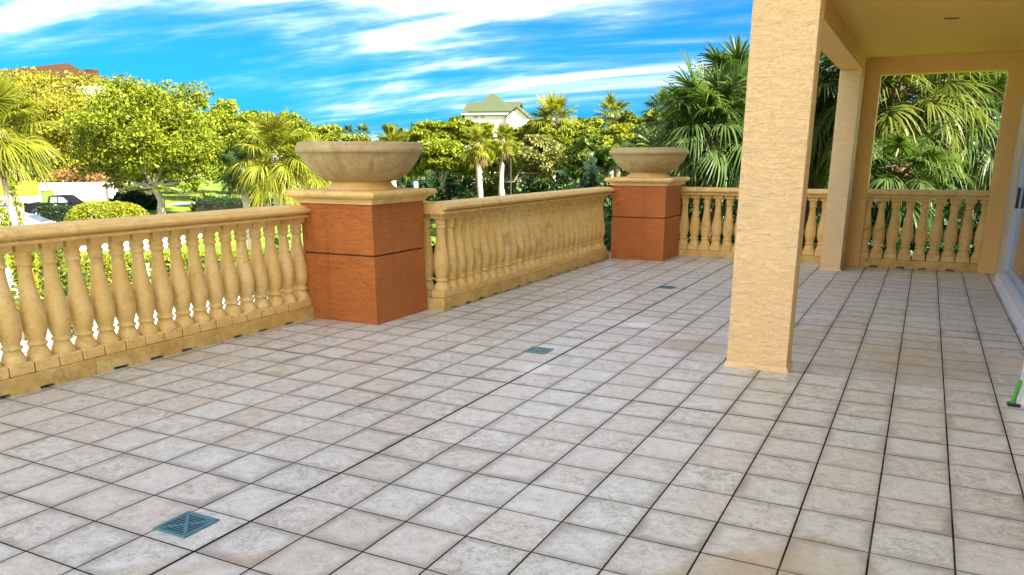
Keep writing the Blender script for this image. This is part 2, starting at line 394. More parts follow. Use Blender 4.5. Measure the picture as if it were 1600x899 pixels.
# floor drains: a frame, a diagonal cross and bars over a dark sheet painted as the shaded hole
def drain(ib0, label):
    t = thing('floor_drain', label, 'drain', ((-.72) * T, ib0 * T, .0012), 0, 'floor drains along the terrace')
    h = .098
    b = MB()
    for (x0, x1, y0, y1) in ((-h, h, -h, -h + .018), (-h, h, h - .018, h), (-h, -h + .018, -h + .018, h - .018), (h - .018, h, -h + .018, h - .018)):
        b.box(x0, x1, y0, y1, 0, .006, .0015)
    b.build('frame', drain_m, t)
    b = MB(); b.box(-h + .018, h - .018, -h + .018, h - .018, 0, .001); b.build('hole_shade', drain_dk, t)
    b = MB(); q = h - .019; n = 10
    for i in range(n):
        y_ = -q + (i + .5) * 2 * q / n; b.box(-q, q, y_ - .0033, y_ + .0033, .0030, .0045)
    b.build('bars', drain_m, t)
    b = MB()
    for a in (PI / 4, -PI / 4):
        c, s = math.cos(a), math.sin(a); l, wd = q * 1.36, .007
        pts = [(-l, -wd), (l, -wd), (l, wd), (-l, wd)]
        z1 = .0048 if a > 0 else .0054
        r0 = [(x * c - y * s, x * s + y * c, .001) for x, y in pts]; r1 = [(p[0], p[1], z1) for p in r0]
        b.rings([r0, r1], False, True)
    b.build('cross', drain_m, t)
drain(-2.5, 'square teal iron floor drain nearest the camera, its cross and slots readable')
drain(9.13, 'middle small floor drain, level with the thick peach column')
drain(21.05, 'farthest floor drain, a thin dark green patch before the back balustrade')

# ------------------------------------------------------------------ balustrades
BAL = [(.083, .20), (.084, .212), (.079, .225), (.070, .25), (.055, .283), (.057, .288), (.068, .293), (.070, .302), (.067, .310), (.055, .318), (.060, .335), (.075, .385), (.084, .44), (.084, .48), (.079, .535), (.066, .61), (.054, .69), (.047, .765), (.043, .835), (.045, .842), (.056, .848), (.057, .858), (.055, .866), (.049, .872), (.050, .884), (.056, .889), (.057, .899), (.055, .906), (.049, .912), (.052, .925), (.062, .938), (.073, .9448)]
def baluster_mesh(seed):
    rr = random.Random(seed); b = MB()
    k = 1 + rr.uniform(-.03, .03)
    b.lathe([(r * k, z) for r, z in BAL], 20, cap0=False, cap1=False)
    b.box(-.076, .076, -.076, .076, .945, .9955, .004)
    return b.mesh('baluster')
bal_me = [baluster_mesh(i) for i in range(5)]
def plinth_mesh(seed):
    rr = random.Random(seed); b = MB(); h = .0845
    b.box(-h, h, -h, h, .118, .2005, .006 + rr.uniform(0, .004)); return b.mesh('plinth_block')
pl_me = [plinth_mesh(i) for i in range(3)]
RAIL = [(.118, .997), (.138, .999), (.145, 1.012), (.138, 1.024), (.120, 1.028), (.120, 1.037), (.150, 1.041), (.168, 1.052), (.173, 1.066), (.166, 1.080), (.148, 1.087), (.146, 1.093), (.13, 1.103), (.10, 1.113)]
RAIL = RAIL + [(-w_, z) for w_, z in RAIL[::-1]]
def balustrade(label, c, direction, length, n0, spacing, first, sec=1.25, zoff=0, base_ext=(0, 0), t=None):
    """runs from point c along direction ('x' or 'y'); local x is along the run"""
    rz = 0 if direction == 'x' else PI / 2
    if t is None:
        t = thing('balustrade', label, 'balustrade', (c[0], c[1], zoff), rz, 'stone balustrades round the terrace'); ox = oy = 0; rr = 0
    else:
        ox, oy, rr = c; 
    def put(name, me, m, x, parent=t, loc=None):
        if rr: return link(name, me, parent, m, (ox, oy + x, 0), (0, 0, PI / 2))
        return link(name, me, parent, m, (ox + x, oy, 0))
    rd = random.Random(int(length * 1000))
    # handrail in blocks
    a = 0; k = 0
    ns = max(1, round(length / sec))
    for i in range(ns):
        s0, s1 = length * i / ns + (.0015 if i else 0), length * (i + 1) / ns - (.0015 if i < ns - 1 else 0)
        dz = rd.uniform(-.0015, .0015); dy = rd.uniform(-.0015, .0015); e = .004
        b = MB(); rg = []
        for s_, ins in ((s0, e), (s0 + e, 0), (s1 - e, 0), (s1, e)):
            rg.append([(s_, w_ * (1 - ins * 4) + dy, 1.05 + (z - 1.05) * (1 - ins * 4) + dz) for w_, z in RAIL])
        b.rings(rg[::-1], True, True)
        put('rail_section', b.mesh('rail_section'), stone_m, 0)
    # base course with drain slots
    for i in range(ns):
        s0, s1 = length * i / ns + (.001 if i else 0), length * (i + 1) / ns - (.001 if i < ns - 1 else 0)
        poly = [(s0, 0), ]; p = s0 + .14
        while p + .13 < s1 - .03:
            wd = rd.uniform(.10, .135); hh = rd.uniform(.018, .026)
            poly += [(p, 0), (p, hh), (p + wd, hh), (p + wd, 0)]; p += rd.uniform(.28, .36)
        poly += [(s1, 0), (s1, .112), (s1 - .004, .118), (s0 + .004, .118), (s0, .112)]
        b = MB(); b.prism(poly, 1, -.115, .115)
        put('base_section', b.mesh('base_section'), base_m, 0)
    for i in range(n0):
        x = first + i * spacing
        m = rd.randrange(5)
        o = put('baluster', bal_me[m], stone_m, x)
        o.rotation_euler[2] += rd.choice((0, PI / 2, PI))
        p_ = link('plinth_block', pl_me[rd.randrange(3)], o, stone_m)
    return t
S = .1785
# left run: ends in front of the near pier
n1 = 60; len1 = n1 * S + .04
b1 = balustrade('long stone balustrade at the left edge, running into the near terracotta pier', (-2.955, 3.065 - len1), 'y', len1, n1, S, len1 - .045 - (n1 - 1) * S)
# middle run with its short return behind the near pier
y0 = 3.98; y1 = 8.945
n2 = int((y1 - y0 - .2) / S) + 1
b2 = balustrade('receding stone balustrade between the two terracotta piers', (-1.985, y0), 'y', y1 - y0, n2, S, .115 + .03, t=None)
for i in range(1, 4):                               # return, local x of the run is world y, local y is -world x
    o = link('baluster', bal_me[i % 3], b2, stone_m, (.145, .185 * i, 0)); link('plinth_block', pl_me[i % 3], o, stone_m)
b = MB(); b.rings([[(.145 + w_, s_, z - .001) for w_, z in RAIL] for s_ in (.72, .1695)], True, True); b.build('rail_section', stone_m, b2)
b = MB(); b.box(.03, .258, .117, .72, .0, .117, .004); b.build('base_section', stone_m, b2)
# back run and the opening under the roof
b3 = balustrade('back stone balustrade between the far pier and the slim peach pillar', (-1.22, 9.955), 'x', 2.51, 13, .1795, .2555, zoff=-.02)
b4 = balustrade('stone balustrade filling the peach wall opening under the roof', (1.763, 9.855), 'x', 1.534, 9, .187, .022, zoff=.0)

# ------------------------------------------------------------------ piers and bowls
def pier(x1, y0, label):
    h = .43; c = (x1 - h, y0 + h)
    t = thing('pier', label, 'pier', (c[0], c[1], 0), 0, 'terracotta piers on the terrace edge')
    b = MB(); b.box(-h, h, -h, h, -.003, .648, .005); b.build('lower_block', terra_m, t)
    b = MB(); b.box(-h + .012, h - .012, -h + .012, h - .012, .648, .664); b.build('joint', groove_m, t)
    b = MB(); b.box(-h, h, -h, h, .664, 1.135, .005); b.build('upper_block', terra_m, t)
    b = MB(); rg = []
    for off, z in ((.012, 1.1352), (.022, 1.137), (.024, 1.152), (.034, 1.158), (.040, 1.172), (.052, 1.180), (.078, 1.190), (.100, 1.206), (.108, 1.224), (.106, 1.238), (.094, 1.250), (.07, 1.256)):
        s = h + off; e = .006
        rg.append([(-s, -s + e, z), (-s + e, -s, z), (s - e, -s, z), (s, -s + e, z), (s, s - e, z), (s - e, s, z), (-s + e, s, z), (-s, s - e, z)])
    b.rings(rg, True, True); b.build('cap', stone_m, t)
    return c
def bowl(c, label):
    t = thing('planter_bowl', label, 'planter', (c[0], c[1], 1.256), 0, 'stone planter bowls on the piers')
    b = MB(); b.lathe([(.335, 0), (.340, .008), (.335, .02), (.315, .03), (.300, .045), (.292, .062), (.290, .075)], 56, cap1=True); b.build('foot', stone_m, t)
    b = MB()
    b.lathe([(.286, .0752), (.33, .082), (.40, .115), (.465, .165), (.52, .225), (.560, .285), (.582, .335), (.590, .342), (.606, .347), (.617, .358), (.620, .375), (.617, .392), (.606, .402), (.600, .408), (.600, .428), (.594, .440), (.580, .446), (.555, .444), (.545, .43), (.53, .36), (.44, .24), (.3, .16), (.05, .13)], 72)
    b.build('bowl', urn_m, t)
    b = MB(); b.lathe([(.50, .338), (.35, .346), (.15, .349), (.02, .35)], 32, cap0=False); b.build('soil', boot_m, t)
c1 = pier(-2.06, 3.07, 'near terracotta stucco pier carrying the larger looking stone bowl')
c2 = pier(-1.0, 8.95, 'far terracotta stucco pier at the back corner of the terrace')
bowl(c1, 'wide weathered stone bowl on the near terracotta pier')
bowl(c2, 'wide stone bowl on the far terracotta pier, cleaner and paler')

# ------------------------------------------------------------------ building
H = 7.4
col = thing('stucco_column', 'thick square peach stucco column standing in the tiled floor', 'column', (1.5125, 3.16, 0))
b = MB(); b.box(-.2225, .2225, -.12, .12, -.003, 2.689, .008); b.build('shaft', peach_m, col)
b = MB(); b.rings([[(sx * (.2225 + o_), sy * (.12 + o_), z) for sx, sy in ((-1, -1), (1, -1), (1, 1), (-1, 1))] for o_, z in ((.016, -.003), (.015, .012), (.004, .04))], False, False); b.build('base_flare', peach_m, col)
pil = thing('stucco_column', 'slim peach stucco pillar at the end of the covered part, against the back wall', 'column', (1.425, 9.4, 0))
b = MB(); b.box(-.135, .135, -.36, .549, -.003, 2.689, .008); b.build('shaft', peach_m, pil)
b = MB(); b.rings([[(sx * (.135 + o_), (-.36 - o_) if sy < 0 else .297, z) for sx, sy in ((-1, -1), (1, -1), (1, 1), (-1, 1))] for o_, z in ((.012, -.003), (.011, .012), (.003, .035))], False, False); b.build('base_flare', peach_m, pil)

bd = thing('condo_building', 'peach and cream condo building whose covered corner frames the right side', 'building', (0, 0, 0))
b = MB(); b.box(1.29, 1.56, 3.04, 9.95, 2.69, 2.96, .004); b.build('beam', warm_shade_m, bd)
b = MB(); b.box(1.563, 3.5, 3.04, 3.28, 2.69, 2.96, .004); b.build('beam', warm_shade_m, bd)
b = MB(); b.box(1.2925, 3.5, 3.043, 9.947, 2.885, 3.1); b.build('ceiling', ochre_shade_m, bd)
b = MB()
b.box(1.5625, 1.76, 9.70, 9.95, -.003, 2.884); jl = b.build('jamb', warm_shade_m, bd)
b = MB(); b.box(3.297, 3.5, 9.70, 9.95, -.003, 2.885); b.build('jamb', warm_shade_m, bd)
b = MB(); b.box(1.762, 3.295, 9.70, 9.95, 2.665, 2.884); b.build('header', warm_shade_m, bd)
# side wall with the sliding door
b = MB(); b.box(3.5, 3.75, 8.75, 9.95, GZ, 2.96); b.build('side_wall', cream_m, bd)
b = MB(); b.box(3.5, 3.75, 4.6, 8.75, 2.30, 2.96); b.build('side_wall', cream_m, bd)
b = MB(); b.box(3.5, 3.75, -3.4, 4.6, GZ, 2.96); b.build('side_wall', cream_m, bd)
b = MB(); b.box(3.44, 3.75, 4.602, 8.748, GZ, .125, .006); b.build('threshold', white_m, bd)
dr = MB()
dr.box(3.52, 3.64, 8.66, 8.75, .126, 2.299, .004); dr.box(3.52, 3.64, 4.6, 4.69, .126, 2.299, .004)
dr.box(3.52, 3.64, 4.691, 8.659, .126, .175, .004); dr.box(3.52, 3.64, 4.691, 8.659, 2.24, 2.299, .004)
dro = dr.build('sliding_door', frame_m, bd)
for k, (y_, x_) in enumerate(((6.68, 3.55), (4.70, 3.59))):
    b = MB(); y2 = y_ + 1.97
    b.box(x_, x_ + .035, y_, y_ + .07, .178, 2.238, .003); b.box(x_, x_ + .035, y2 - .07, y2, .178, 2.238, .003)
    b.box(x_, x_ + .035, y_ + .071, y2 - .071, .178, .26, .003); b.box(x_, x_ + .035, y_ + .071, y2 - .071, 2.17, 2.238, .003)
    b.build('door_sash', frame_m, dro)
    b = MB(); b.box(x_ + .012, x_ + .022, y_ + .071, y2 - .071, .261, 2.169); b.build('pane', glass_m, dro)
b = MB(); b.box(3.515, 3.551, 8.58, 8.61, .95, 1.2, .004); b.build('handle', blackish, dro)
b = MB(); b.box(3.492, 3.4995, 9.1, 9.17, .38, .5, .003); b.build('outlet_cover', white_m, bd)
hk = CAM + ray(1488, 27) * ((2.885 - CAM[2]) / ray(1488, 27)[2])
b = MB(); b.tube([(hk[0] - .07, hk[1], hk[2] - .001), (hk[0] - .05, hk[1], hk[2] - .012), (hk[0] + .05, hk[1] + .01, hk[2] - .012), (hk[0] + .06, hk[1] + .01, hk[2] - .001)], .006, 6); b.build('ceiling_hook', boot_m, bd)
# unseen upper storeys, height and near end shaped for sun and shade
b = MB(); b.box(1.29, 9.9, 3.04, 9.95, 3.102, H); b.build('upper_wall', cream_m, bd)
b = MB(); b.box(3.5, 9.9, -3.4, 3.038, 2.962, H); b.build('upper_wall', cream_m, bd)
b = MB(); b.box(3.752, 9.9, -3.4, 9.95, GZ, 2.958); b.build('inner_wall', cream_m, bd)
b = MB(); b.box(1.1, 10.1, 2.85, 10.15, H + .001, H + .25, .03); b.box(3.3, 10.1, -3.6, 2.849, H + .001, H + .25, .03); b.build('roof_cornice', white_m, bd)
for (x_, y_, z_, ax) in ((3.5, .8, 4.2, 0), (3.5, -1.9, 4.2, 0), (1.29, 5.2, 4.4, 0), (1.29, 7.8, 4.4, 0)):
    b = MB(); b.box(x_ - .03, x_ + .01, y_ - .75, y_ + .75, z_, z_ + .08, .004); b.box(x_ - .03, x_ + .01, y_ - .75, y_ + .75, z_ + 1.5, z_ + 1.58, .004)
    b.box(x_ - .03, x_ + .01, y_ - .75, y_ - .67, z_ + .081, z_ + 1.499, .004); b.box(x_ - .03, x_ + .01, y_ + .67, y_ + .75, z_ + .081, z_ + 1.499, .004)
    wo = b.build('window', white_m, bd)
    b = MB(); b.box(x_ - .012, x_ - .002, y_ - .669, y_ + .669, z_ + .081, z_ + 1.499); b.build('pane', glass_m, wo)

# white upright with a green foot, cut by the right edge of the frame
t = thing('hose_reel_stand', 'white upright with a green leg and black foot by the right edge', 'stand', (3.255, 2.99, 0))
b = MB(); b.rings([[(sx * a_ + .03, sy * c_, z) for sx, sy in ((-1, -1), (1, -1), (1, 1), (-1, 1))] for a_, c_, z in ((.085, .13, 0), (.085, .13, .02), (.062, .10, .035), (.055, .09, .5), (.03, .06, .52))], True, True); b.build('panel', white_m, t)
b = MB(); b.tube([(-.075, -.12, .012), (-.062, -.115, .09), (-.05, -.11, .17)], [.016, .014, .012], 8); b.build('leg', green_m, t)
b = MB(); b.box(-.105, -.03, -.16, -.09, 0, .018, .004); b.build('foot', blackish, t)

# ------------------------------------------------------------------ vegetation generators
def leaf_cloud(rg, centers, radii, n, size, aspect=1.7, up=0.0, flat=.8):
    """n leaf-shaped quads scattered in clumps; returns verts, quads"""
    C = np.asarray(centers, float); Rr = np.asarray(radii, float)
    wts = (Rr[:, 0] * Rr[:, 1]); wts = wts / wts.sum()
    idx = rg.choice(len(C), n, p=wts)
    d = rg.normal(size=(n, 3)); d /= np.linalg.norm(d, axis=1)[:, None]
    rad = rg.random(n) ** .45
    p = C[idx] + d * rad[:, None] * Rr[idx]
    a = rg.normal(size=(n, 3)) + d * .7; a[:, 2] += up; a /= np.linalg.norm(a, axis=1)[:, None]
    nn = rg.normal(size=(n, 3)); nn[:, 2] += flat
    s = np.cross(nn, a); s /= (np.linalg.norm(s, axis=1)[:, None] + 1e-9)
    sz = size * np.exp(rg.normal(0, .38, n))[:, None]
    v = np.empty((n, 4, 3)); v[:, 0] = p - a * sz * .5; v[:, 1] = p + s * sz * .5 / aspect; v[:, 2] = p + a * sz * .5; v[:, 3] = p - s * sz * .5 / aspect
    return v.reshape(-1, 3), np.arange(n * 4).reshape(n, 4)
def clumps(rg, c, r, k, cr=(.2, .34), bottom=-.75):
    cs, rs = [], []
    while len(cs) < k:
        d = rg.normal(size=3); d /= np.linalg.norm(d)
        if d[2] < bottom: continue
        q = rg.uniform(.45, .92) if len(cs) % 4 else rg.uniform(.1, .5)
        cs.append(np.asarray(c) + d * q * np.asarray(r)); f = rg.uniform(*cr); rs.append(np.asarray(r) * f * np.array([1, 1, .8]))
    return cs, rs
SEED = [100]
def rng():
    SEED[0] += 1; return np.random.default_rng(SEED[0])
def limb_tree(rg, base, targets, r0, fork, bark, parent, wander=.12):
    b = MB(); base = Vector(base); fork = Vector(fork)
    mid = base.lerp(fork, .5) + Vector((rg.normal() * .12, rg.normal() * .12, 0))
    b.tube([base, mid, fork], [r0 * 1.25, r0, r0 * .85], 10)
    for tg in targets:
        tg = Vector(tg); ln = (tg - fork).length
        p1 = fork.lerp(tg, .35) + Vector(rg.normal(size=3)) * ln * wander; p2 = fork.lerp(tg, .7) + Vector(rg.normal(size=3)) * ln * wander * .8
        b.tube([fork - (p1 - fork) * .08, p1, p2, tg], [r0 * .55, r0 * .4, r0 * .22, r0 * .06], 6)
        for _ in range(2):
            e = p2 + Vector(rg.normal(size=3)) * ln * .13; b.tube([p1.lerp(p2, .6), (p1 + e) / 2 + Vector(rg.normal(size=3)) * ln * .05, e], [r0 * .2, r0 * .13, r0 * .04], 5)
    return b.build('trunk', bark, parent)
def tree(name, label, u, v, ru, rv, D, n, size, mat, k=40, bark=bark_m, tu=None, r0=.2, forkv=None, cat='tree', group=None, nlimb=9, cr=(.2, .34), bottom=-.75, depth=None, extra=()):
    rg = rng(); c = at(u, v, D); s = D / F
    g = below(u if tu is None else tu, v, D)
    t = thing(name, label, cat, tuple(g), 0, group)
    r = np.array([ru * s, (ru if depth is None else depth) * s, rv * s]); lc = c - g
    cs, rs = clumps(rg, lc, r, k, cr, bottom)
    for (eu, ev, eru, erv, ek) in extra:
        ce, re_ = clumps(rg, at(eu, ev, D) - g, np.array([eru * s, eru * s, erv * s]), ek, cr, bottom); cs += ce; rs += re_
    vv, qq = leaf_cloud(rg, cs, rs, n, size)
    link('crown', np_mesh('crown', vv, qq), t, mat)
    fork = lc + np.array([0, 0, -r[2] * .75]) if forkv is None else at(u if tu is None else tu, forkv, D) - g
    fork[2] = max(fork[2], .4)
    fork[0] *= .4; fork[1] *= .4
    order = rg.permutation(len(cs))[:nlimb]
    limb_tree(rg, (0, 0, 0), [cs[i] for i in order], r0, tuple(fork), bark, t)
    return t
def shrub(label, u, v, ru, rv, D, n, size, mat, k=24, name='shrub', cat='shrub', group=None, aspect=1.7, up=.3, toground=True):
    rg = rng(); c = at(u, v, D); s = D / F; g = below(u, v, D)
    t = thing(name, label, cat, tuple(g), 0, group)
    lc = c - g; r = np.array([ru * s, ru * s * .8, rv * s])
    if toground: lc[2] = (lc[2] + r[2]) / 2; r[2] = lc[2]
    cs, rs = clumps(rg, lc, r, k, (.24, .4), -.9)
    vv, qq = leaf_cloud(rg, cs, rs, n, size, aspect, up)
    link('foliage', np_mesh('foliage', vv, qq), t, mat)
    b = MB()
    for i in rg.permutation(len(cs))[:10]:
        p = Vector(cs[i]); b.tube([(rg.normal() * .15, rg.normal() * .15, 0), tuple(p * .5 + Vector((0, 0, .2))), p], [.05, .04, .012], 5)
    b.build('stems', bark_m, t)
    return t
def hedge(label, p0, p1, width, height, n, size, mat, rounded=0.0, z0=GZ, name='hedge'):
    rg = rng(); p0 = np.asarray(p0); p1 = np.asarray(p1); d = p1 - p0; ln = math.hypot(d[0], d[1]); rz = math.atan2(d[1], d[0])
    c = (p0 + p1) / 2
    t = thing(name, label, 'hedge', (c[0], c[1], z0), rz)
    hx, hy = ln / 2, width / 2
    q = rg.normal(size=(n * 2, 3))
    if rounded:
        q /= np.linalg.norm(q, axis=1)[:, None]; q = np.sign(q) * np.abs(q) ** rounded
        q = q[q[:, 2] > -.15][:n]; p = q * np.array([hx, hy, height]) * rg.uniform(.86, 1.03, len(q))[:, None]
    else:
        a = rg.uniform(-1, 1, (n, 3)); f = rg.choice(3, n, p=[.12, .44, .44]); sg = rg.choice([-1, 1], n)
        for ax in range(3):
            m_ = f == ax; a[m_, ax] = sg[m_] * rg.uniform(.88, 1.04, m_.sum())
        a[:, 2] = np.where((f == 2), np.abs(a[:, 2]), (a[:, 2] + 1) / 2)
        p = a * np.array([hx, hy, height])
    k = len(p)
    a = rg.normal(size=(k, 3)); a /= np.linalg.norm(a, axis=1)[:, None]; nn = rg.normal(size=(k, 3)); s = np.cross(a, nn); s /= np.linalg.norm(s, axis=1)[:, None]
    sz = size * rg.uniform(.6, 1.3, k)[:, None]
    v = np.empty((k, 4, 3)); v[:, 0] = p - a * sz * .5; v[:, 1] = p + s * sz * .3; v[:, 2] = p + a * sz * .5; v[:, 3] = p - s * sz * .3
    link('foliage', np_mesh('foliage', v.reshape(-1, 3), np.arange(k * 4).reshape(k, 4)), t, mat)
    b = MB()
    if rounded: b.lathe([(.93, 0), (.9, .35), (.78, .6), (.5, .8), (.1, .87)], 20); b.v = [(x * hx, y * hy, z * height) for x, y, z in b.v]
    else: b.box(-hx * .96, hx * .96, -hy * .86, hy * .86, 0, height * .9, .05)
    b.build('dark_core', core_post_m, t)  # solid dark core keeps the hedge opaque, coloured as its shaded inside
    return t

# palm fronds ------------------------------------------------------
def fan_frond(seed, el, pet, blade, n, S_, droop, spread=150, wid=.038, drop_pet=.1):
    rr = random.Random(seed); el = R(el); g = Vector((-math.sin(el), 0, -math.cos(el)))
    b = MB()
    def pp(s): return Vector((pet * s, 0, 0)) + g * (pet * drop_pet * s * s)
    b.tube([pp(0), pp(.5), pp(1)], [.02, .014, .012], 4)
    o = pp(1); costa = blade * .42
    for i in range(n):
        ph = R(-spread + 2 * spread * (i + .5) / n) + rr.uniform(-.03, .03)
        f = 1 - abs(ph) / R(spread)
        org = o + Vector((costa * f, 0, 0)) + g * (costa * f * f * .35)
        ln = blade * (.62 + .38 * f) * rr.uniform(.88, 1.08)
        d = Vector((math.cos(ph), math.sin(ph), rr.uniform(-.06, .10))).normalized()
        sd = d.cross(Vector((0, 0, 1))).normalized(); sd = (sd + Vector((0, 0, rr.uniform(-.5, .5)))).normalized()
        dr_ = droop * rr.uniform(.6, 1.4); v = []; k0 = rr.uniform(-.2, .2)
        for s in range(S_ + 1):
            q = s / S_
            p = org + d * (ln * q * (1 - .25 * dr_ * q * q)) + g * (ln * dr_ * q ** 2.4) + sd * (k0 * q * q * ln * .3)
            w_ = wid * blade * (.75, 1.0, .8, .5, .03)[min(4, int(round(q * 4)))]
            if s == S_: w_ = wid * blade * .04
            v += [p - sd * w_, p + sd * w_]
        b.add(v, [(2 * s, 2 * s + 1, 2 * s + 3, 2 * s + 2) for s in range(S_)])
    return b.mesh('frond')
def pinnate_frond(seed, el, ln, n, droop):
    rr = random.Random(seed); el = R(el); g = Vector((-math.sin(el), 0, -math.cos(el))); b = MB()
    def sp_(s): return Vector((ln * s, 0, 0)) + g * (ln * droop * s * s)
    b.tube([sp_(i / 5) for i in range(6)], [.025, .02, .016, .012, .008, .004], 4)
    for i in range(n):
        s = .15 + .85 * i / n; p = sp_(s); l2 = ln * .32 * (1 - .5 * abs(s - .45)) * rr.uniform(.85, 1.1)
        for sg in (1, -1):
            d = Vector((.65, sg * .7, .35)).normalized(); sd = Vector((1, 0, 0)).cross(d).normalized() * .0 + Vector((.03, 0, .01))
            e = p + d * l2 + g * l2 * .2; m_ = p + d * l2 * .5 + g * l2 * .04
            b.add([p - sd, p + sd, m_ + sd, m_ - sd, e], [(0, 1, 2, 3), (3, 2, 4)])
    return b.mesh('frond')
FR = {}
def frond_me(kind, cls, var):
    key = (kind, cls, var)
    if key not in FR:
        el = (68, 30, -8, -50)[cls]
        if kind == 'near': FR[key] = fan_frond(hash((1, cls, var)) & 0xffff, el, .58, .86, 46, 4, (.16, .42, .72, .7)[cls], wid=.027)
        elif kind == 'far': FR[key] = fan_frond(hash((2, cls, var)) & 0xffff, el, .6, .75, 22, 3, (.10, .28, .5, .6)[cls], wid=.055)
        elif kind == 'dead': FR[key] = fan_frond(hash((3, cls, var)) & 0xffff, -60, .5, .7, 16, 3, .75, 110, wid=.045)
        else: FR[key] = pinnate_frond(hash((4, cls, var)) & 0xffff, el, 1.25, 22, .35)
    return FR[key]
def palm(label, base, top, crown_r, nf, mat, kind='far', ndead=8, bark=palm_bark, r0=.16, group=None, name='cabbage_palm', boots=True, emin=-55, emax=74, az0=0, azr=360):
    """base and top are world points, crown_r the length of a frond in metres"""
    rd = random.Random(SEED[0]); SEED[0] += 1
    base = Vector(base); top = Vector(top) - base
    t = thing(name, label, 'palm tree', tuple(base), 0, group)
    b = MB(); pts = []; ra = []; k = 12
    for i in range(k + 1):
        s = i / k; pts.append((top.x * s + math.sin(s * 5) * .04, top.y * s + math.cos(s * 4) * .04 - .04, top.z * s)); ra.append(r0 * (1.15 - .25 * s) * (1 + .04 * math.sin(i * 2.3)))
    b.tube(pts, ra, 10); b.build('trunk', bark, t)
    if boots:
        b = MB()
        for i in range(46):
            a = i * 2.4; z = top.z - .05 - i * .022 * crown_r; s = z / top.z; c = Vector((top.x * s, top.y * s, z))
            d = Vector((math.cos(a), math.sin(a), .9)); b.tube([c + d * r0 * .7, c + d * (r0 + .13)], [.035, .02], 4)
        b.build('leaf_bases', boot_m, t)
    for i in range(nf):
        s = (i + .5) / nf
        el = emax + (emin - emax) * s ** .85 + rd.uniform(-7, 7)
        az = R(az0 + (i * 137.5) % azr + rd.uniform(-12, 12))
        cls = 0 if el > 50 else 1 if el > 10 else 2 if el > -28 else 3
        me = frond_me(kind, cls, rd.randrange(3))
        o = link('frond', me, t, mat)
        if me.materials[0] != mat:
            o.material_slots[0].link = 'OBJECT'; o.material_slots[0].material = mat
        o.location = top + Vector((math.cos(az), math.sin(az), 0)) * r0 * .5 + Vector((0, 0, .25 * crown_r * (1 - s) - .12 * crown_r))
        o.rotation_euler = (rd.uniform(-.4, .4), -R(el), az)
        o.scale = (crown_r * rd.uniform(.85, 1.1) / 1.6,) * 3
    for i in range(ndead):
        az = R(az0 + (i * 360 / max(1, ndead)) % azr + rd.uniform(-20, 20)); el = rd.uniform(-84, -62)
        o = link('dead_frond', frond_me('dead', 3, i % 3), t, pm_dead)
        o.location = top + Vector((math.cos(az), math.sin(az), 0)) * r0 * .8 + Vector((0, 0, -.18 * crown_r))
        o.rotation_euler = (rd.uniform(-.3, .3), -R(el), az); o.scale = (crown_r * rd.uniform(.7, .95) / 1.6,) * 3
    return t
def palm_at(label, u, v, D, rpx, nf, mat, tu=None, **kw):
    top = at(u, v, D); g = below(u if tu is None else tu, v, D)
    return palm(label, g, top, rpx * D / F, nf, mat, **kw)

# ------------------------------------------------------------------ left side, across the car park
palm_at('sunlit fan palm cut by the left edge of the frame', 2, 200, 24, 88, 38, pm_lime, kind='near', ndead=10, r0=.18)
shrub('leafy shrub at the far left, just above the balustrade rail', 14, 300, 26, 34, 21, 2600, .10, lf_lime)
tree('oak_tree', 'big rounded live oak with two pale trunks beyond the hedges', 232, 212, 112, 94, 68, 80000, .21, lf_oak, 110, pale_bark, 236, .32, 292, extra=((160, 240, 60, 60, 18), (310, 245, 45, 50, 14), (285, 280, 50, 30, 10), (190, 280, 60, 26, 10)))
tree('broad_tree', 'broad golden green tree filling the far left skyline', 45, 192, 150, 88, 101, 85000, .28, lf_gold, 120, bark_m, 20, .3, 270, extra=((130, 160, 70, 45, 20), (-10, 140, 70, 30, 14)))
tree('wispy_tree', 'wispy yellow green tree between the oak and the near pier', 425, 236, 95, 62, 78, 45000, .25, lf_oak, 70, bark_m, 400, .25, 290, cr=(.16, .3), extra=((350, 250, 50, 55, 12),))
tree('low_tree', 'low olive tree crown filling the gap under the big oak', 170, 262, 60, 26, 101, 9000, .36, lf_gold, 24, bark_m, 180, .18)
palm_at('bushy sunlit fan palm left of the near pier', 432, 240, 31, 72, 40, pm_lime, kind='near', ndead=8, r0=.2)
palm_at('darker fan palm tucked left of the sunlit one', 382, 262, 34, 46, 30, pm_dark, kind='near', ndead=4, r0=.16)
palm_at('fan palm partly hidden behind the near pier and bowl', 492, 262, 34, 60, 30, pm_lime, kind='near', ndead=8, r0=.18)
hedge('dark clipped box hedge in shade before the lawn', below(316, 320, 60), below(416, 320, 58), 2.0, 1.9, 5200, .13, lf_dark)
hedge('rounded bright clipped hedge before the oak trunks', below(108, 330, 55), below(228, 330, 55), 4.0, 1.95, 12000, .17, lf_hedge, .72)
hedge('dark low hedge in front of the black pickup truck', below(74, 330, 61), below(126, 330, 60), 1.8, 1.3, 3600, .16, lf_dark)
hedge('leafy hedge seen through the gaps of the left balustrade', below(30, 430, 26), below(215, 430, 27), 1.3, 1.65, 8000, .12, lf_hedge)
hedge('second stretch of leafy hedge behind the last left balusters', below(235, 420, 28.5), below(420, 410, 29.5), 1.3, 1.5, 7500, .12, lf_lime)
shrub('rounded shrub in sun behind the left balusters', 95, 400, 45, 40, 22, 2800, .10, lf_mid)

